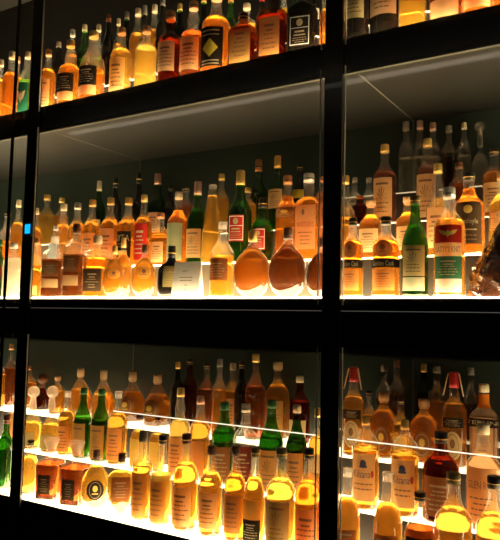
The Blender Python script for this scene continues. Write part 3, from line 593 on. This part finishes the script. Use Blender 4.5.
LIT = {}
RISER = {'T': solid('riser_dark', (.03, .026, .022), .5), 'C': solid('riser_cream', (.13, .1, .065), .5), 'B': solid('riser_brown', (.022, .016, .01), .5), 'CR': solid('riser_umber', (.035, .026, .016), .5)}
def lit(p):
    if p not in LIT: LIT[p] = emit('lit_acrylic_%g' % p, (1, .78, .43), p)
    return p
Y = [YF+.003, 2.072, 2.232, 2.38]
E_ = POWER
def names(i): return ('left', 'middle', 'right')[i]
for b in range(3):
    w = ('left of the left black post', 'between the two black posts', 'right of the right black post')[b]
    plinth('T', b, [.914, 1.03], Y[:2], [lit(p) for p in E_['T'][b]], 'glowing stepped shelf insert under the top bottles '+w)
    hs = [.086, .225, .365]+([.5] if b == 2 else [])
    plinth('C', b, hs, Y[:len(hs)], [lit(p) for p in E_['C'][b]], 'glowing white stepped insert on the middle shelf '+w)
    hs = [-.748, -.605, -.47]+([-.4] if b == 2 else [])
    plinth('B', b, hs, Y[:len(hs)], [lit(p) for p in E_['B'][b]], 'bright white stepped light box in the bottom cabinet '+w)
cpart('front_lip', W0, W1, YF-.0015, YF+.002, Z(.905), Z(.9155), BLACK)
# sliding glass doors
PANE = glass('door_glass', (.985, .985, .98))
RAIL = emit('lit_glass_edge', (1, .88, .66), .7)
cpart('lip_edge', W0, W1, YF-.002, YF-.0002, Z(.041), Z(.0425), emit('faint_glass_edge', (1, .92, .8), .05))
def door(x0, x1, z0, z1, y, text):
    h = z1-z0; w = (x1-x0)/2; cx = (x0+x1)/2+1.5
    v, f = box_vf(-w, w, -.0025, .0025, 0, h)
    g = mesh_obj('glass_door', v, f, PANE, cab, loc=(cx, y-2.2, Z(z0)))
    if row == 'B' and x0 > -3: box('lit_rail', -w+(.02 if x0 > -1 else .5), w, -.0045, -.0027, .4345, .4375, RAIL, g)
    for s in (-1, 1): box('pane_edge', s*w-.0015, s*w+.0015, -.0026, .0026, 0, h, EDGE, g)
for row, z0, z1, rn in (('T', .89, 2.19, 'top shelf'), ('C', .06, .82, 'middle shelf'), ('B', -.78, -.07, 'bottom cabinet')):
    door(-3.54, -2.41, z0, z1, 1.875, 'clear sliding glass door left of the left post, '+rn)
    door(-2.262, -.915, z0, z1, 1.884, 'clear sliding glass door between the posts, '+rn)
    door(-.83, .6, z0, z1, 1.884, 'clear sliding glass door right of the right post, '+rn)
# long cover strip where the left doors overlap
cpart('door_strip', -2.417, -2.399, 1.867, 1.8715, Z(-.95), Z(2.25), BLACK)
# blue screen on the left post
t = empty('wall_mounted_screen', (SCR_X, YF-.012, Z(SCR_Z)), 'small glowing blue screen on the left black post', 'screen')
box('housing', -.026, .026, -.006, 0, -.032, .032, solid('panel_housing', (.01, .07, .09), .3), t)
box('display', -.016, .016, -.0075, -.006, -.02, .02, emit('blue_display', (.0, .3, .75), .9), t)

# ------------------------------------------------------------------ bottles
for ln in TABLE.strip().split('\n'):
    row, x, y, z, H, R, kind, fill, liq, gl, cap, labels, text = ln.split('|')
    bottle(row[0], float(x), float(y), float(z), float(H), float(R), kind, float(fill), liq, gl, cap, labels, text)

# white folded card on the middle shelf
t = empty('tent_card', (-1.478, 1.945, Z(.0866)), 'white printed tent card standing between round black flask and clear bottle, middle shelf', 'card')
WCARD = paper('card_white', (.84, .82, .8), .35)
w, h = .062, .132
v = [(-w, -.018, 0), (w, -.018, 0), (w, 0, h), (-w, 0, h), (w, .018, 0), (-w, .018, 0)]
o = mesh_obj('folded_card', v, [(0, 1, 2, 3), (3, 2, 4, 5)], WCARD, t)
md = o.modifiers.new('thick', 'SOLIDIFY'); md.thickness = .0008; md.offset = 0
vs, fs = [], []
for a0, a1, q in ((-.35, .05, .74), (-.5, .5, .56), (-.45, .45, .47), (-.1, .15, .34), (-.08, .1, .22)):
    for k in range(4):
        b0 = a0+(a1-a0)*k/4; b1 = b0+(a1-a0)*.21; i = len(vs)
        for aa, qq in ((b0, q-.01), (b1, q-.01), (b1, q+.012), (b0, q+.012)): vs.append((aa*w, -.018*(1-qq)-.0009, qq*h))
        fs.append((i, i+1, i+2, i+3))
mesh_obj('print', vs, fs, INK['dark'], t)

# crumpled brown wrapped package
bm = bmesh.new(); rng = random.Random(5)
nu, nv = 72, 46; rows_ = []
from mathutils import noise
for j in range(nv+1):
    q = j/nv; r = .112*(1-max(0, q-.28)/.72)**.8+.012-.012*q; zz = q*.275
    ring = []
    for i in range(nu):
        th = 2*PI*i/nu; s, c_ = math.sin(th), math.cos(th)
        p = Vector((s*1.6+q*1.5, c_*1.6, q*3.2)); nn = 1-abs(noise.noise(p*1.3))*1.6
        cr = 1-abs(noise.noise(Vector((s*3+q*4, c_*3, q*11-s*3))))*2
        amp = .25+.75*max(0, 1-q*2.2)
        rr = r+.014*amp*nn+.006*amp*cr-.012
        ring.append(bm.verts.new((rr*s, rr*c_*.52, max(0, zz+(.006*cr*amp if 0 < j < nv else 0)))))
    rows_.append(ring)
for j in range(nv):
    for i in range(nu): bm.faces.new((rows_[j][i], rows_[j][(i+1) % nu], rows_[j+1][(i+1) % nu], rows_[j+1][i]))
bm.faces.new(rows_[0][::-1]); bm.faces.new(rows_[-1])
me = bpy.data.meshes.new('wrapped_package'); bm.to_mesh(me); bm.free()
def foil():
    m, nt, out = new_mat('brown_cellophane')
    b = N(nt, 'ShaderNodeBsdfPrincipled', Roughness=.16); b.inputs['Coat Weight'].default_value = .6
    nt.links.new(noise_tint(nt, (.075, .026, .014), .4, 10), b.inputs['Base Color'])
    b.inputs['Transmission Weight'].default_value = .25
    nt.links.new(b.outputs[0], out.inputs[0]); return m
me.materials.append(foil())
o = bpy.data.objects.new('wrapped_package', me); o.location = (-.352, 1.99, Z(.0866)); link(o)
o['label'] = 'dark brown glossy crumpled wrapped package, cone shaped, cut by the right edge, middle shelf'; o['category'] = 'package'

# room shell
WALL = solid('wall_plaster', (.014, .012, .01), .8); FLOOR = solid('floor_dark_wood', (.012, .008, .005), .4, amt=.4, scale=6)
X0, X1, Y0, Y1, H = -5.2, 3.2, -2.6, 2.56, 3.35
structure(box('floor', X0, X1, Y0, Y1, -.08, 0, FLOOR)); structure(box('ceiling', X0, X1, Y0, Y1, H, H+.08, WALL))
structure(box('wall_back', X0, X1, YB+.025, Y1, 0, H, WALL)); structure(box('wall_front', X0, X1, Y0-.08, Y0, 0, H, WALL))
structure(box('wall_left', X0-.08, X0, Y0, Y1, 0, H, WALL)); structure(box('wall_right', X1, X1+.08, Y0, Y1, 0, H, WALL))

# slim ceiling lamp that mirrors as the pale line in the glass
L = empty('ceiling_strip_lamp', (-1.0, LAMP_Y, H), 'long slim ceiling strip lamp in front of the back bar', 'lamp')
box('housing', -2.6, 2.2, -.03, .03, LAMP_Z-H+.01, 0, BLACK, L); box('diffuser', -2.58, 2.18, -.022, .022, LAMP_Z-H, LAMP_Z-H+.01, emit('strip_diffuser', (1, .92, .8), LAMP_P), L)

wd = bpy.data.worlds.new('night'); bpy.context.scene.world = wd; wd.use_nodes = True
wd.node_tree.nodes['Background'].inputs[0].default_value = (.02, .017, .014, 1); wd.node_tree.nodes['Background'].inputs[1].default_value = 0.3

# ------------------------------------------------------------------ camera
cam = bpy.data.cameras.new('camera'); co = bpy.data.objects.new('camera', cam); C.objects.link(co)
cam.sensor_fit = 'HORIZONTAL'; cam.sensor_width = 36; cam.lens = 660/500*36; cam.clip_start = .05
co.matrix_world = Matrix(CAM).to_4x4(); co.location = (0, 0, EYE)
sc = bpy.context.scene; sc.camera = co
sc.view_settings.view_transform = 'Standard'; sc.view_settings.look = 'None'; sc.view_settings.gamma = 1; sc.view_settings.use_curve_mapping = False
sc.view_settings.exposure = EXPOSURE
cy = sc.cycles
cy.max_bounces = 20; cy.transmission_bounces = 14; cy.transparent_max_bounces = 48; cy.glossy_bounces = 5; cy.diffuse_bounces = 4
cy.caustics_reflective = False; cy.caustics_refractive = True; cy.sample_clamp_indirect = 4
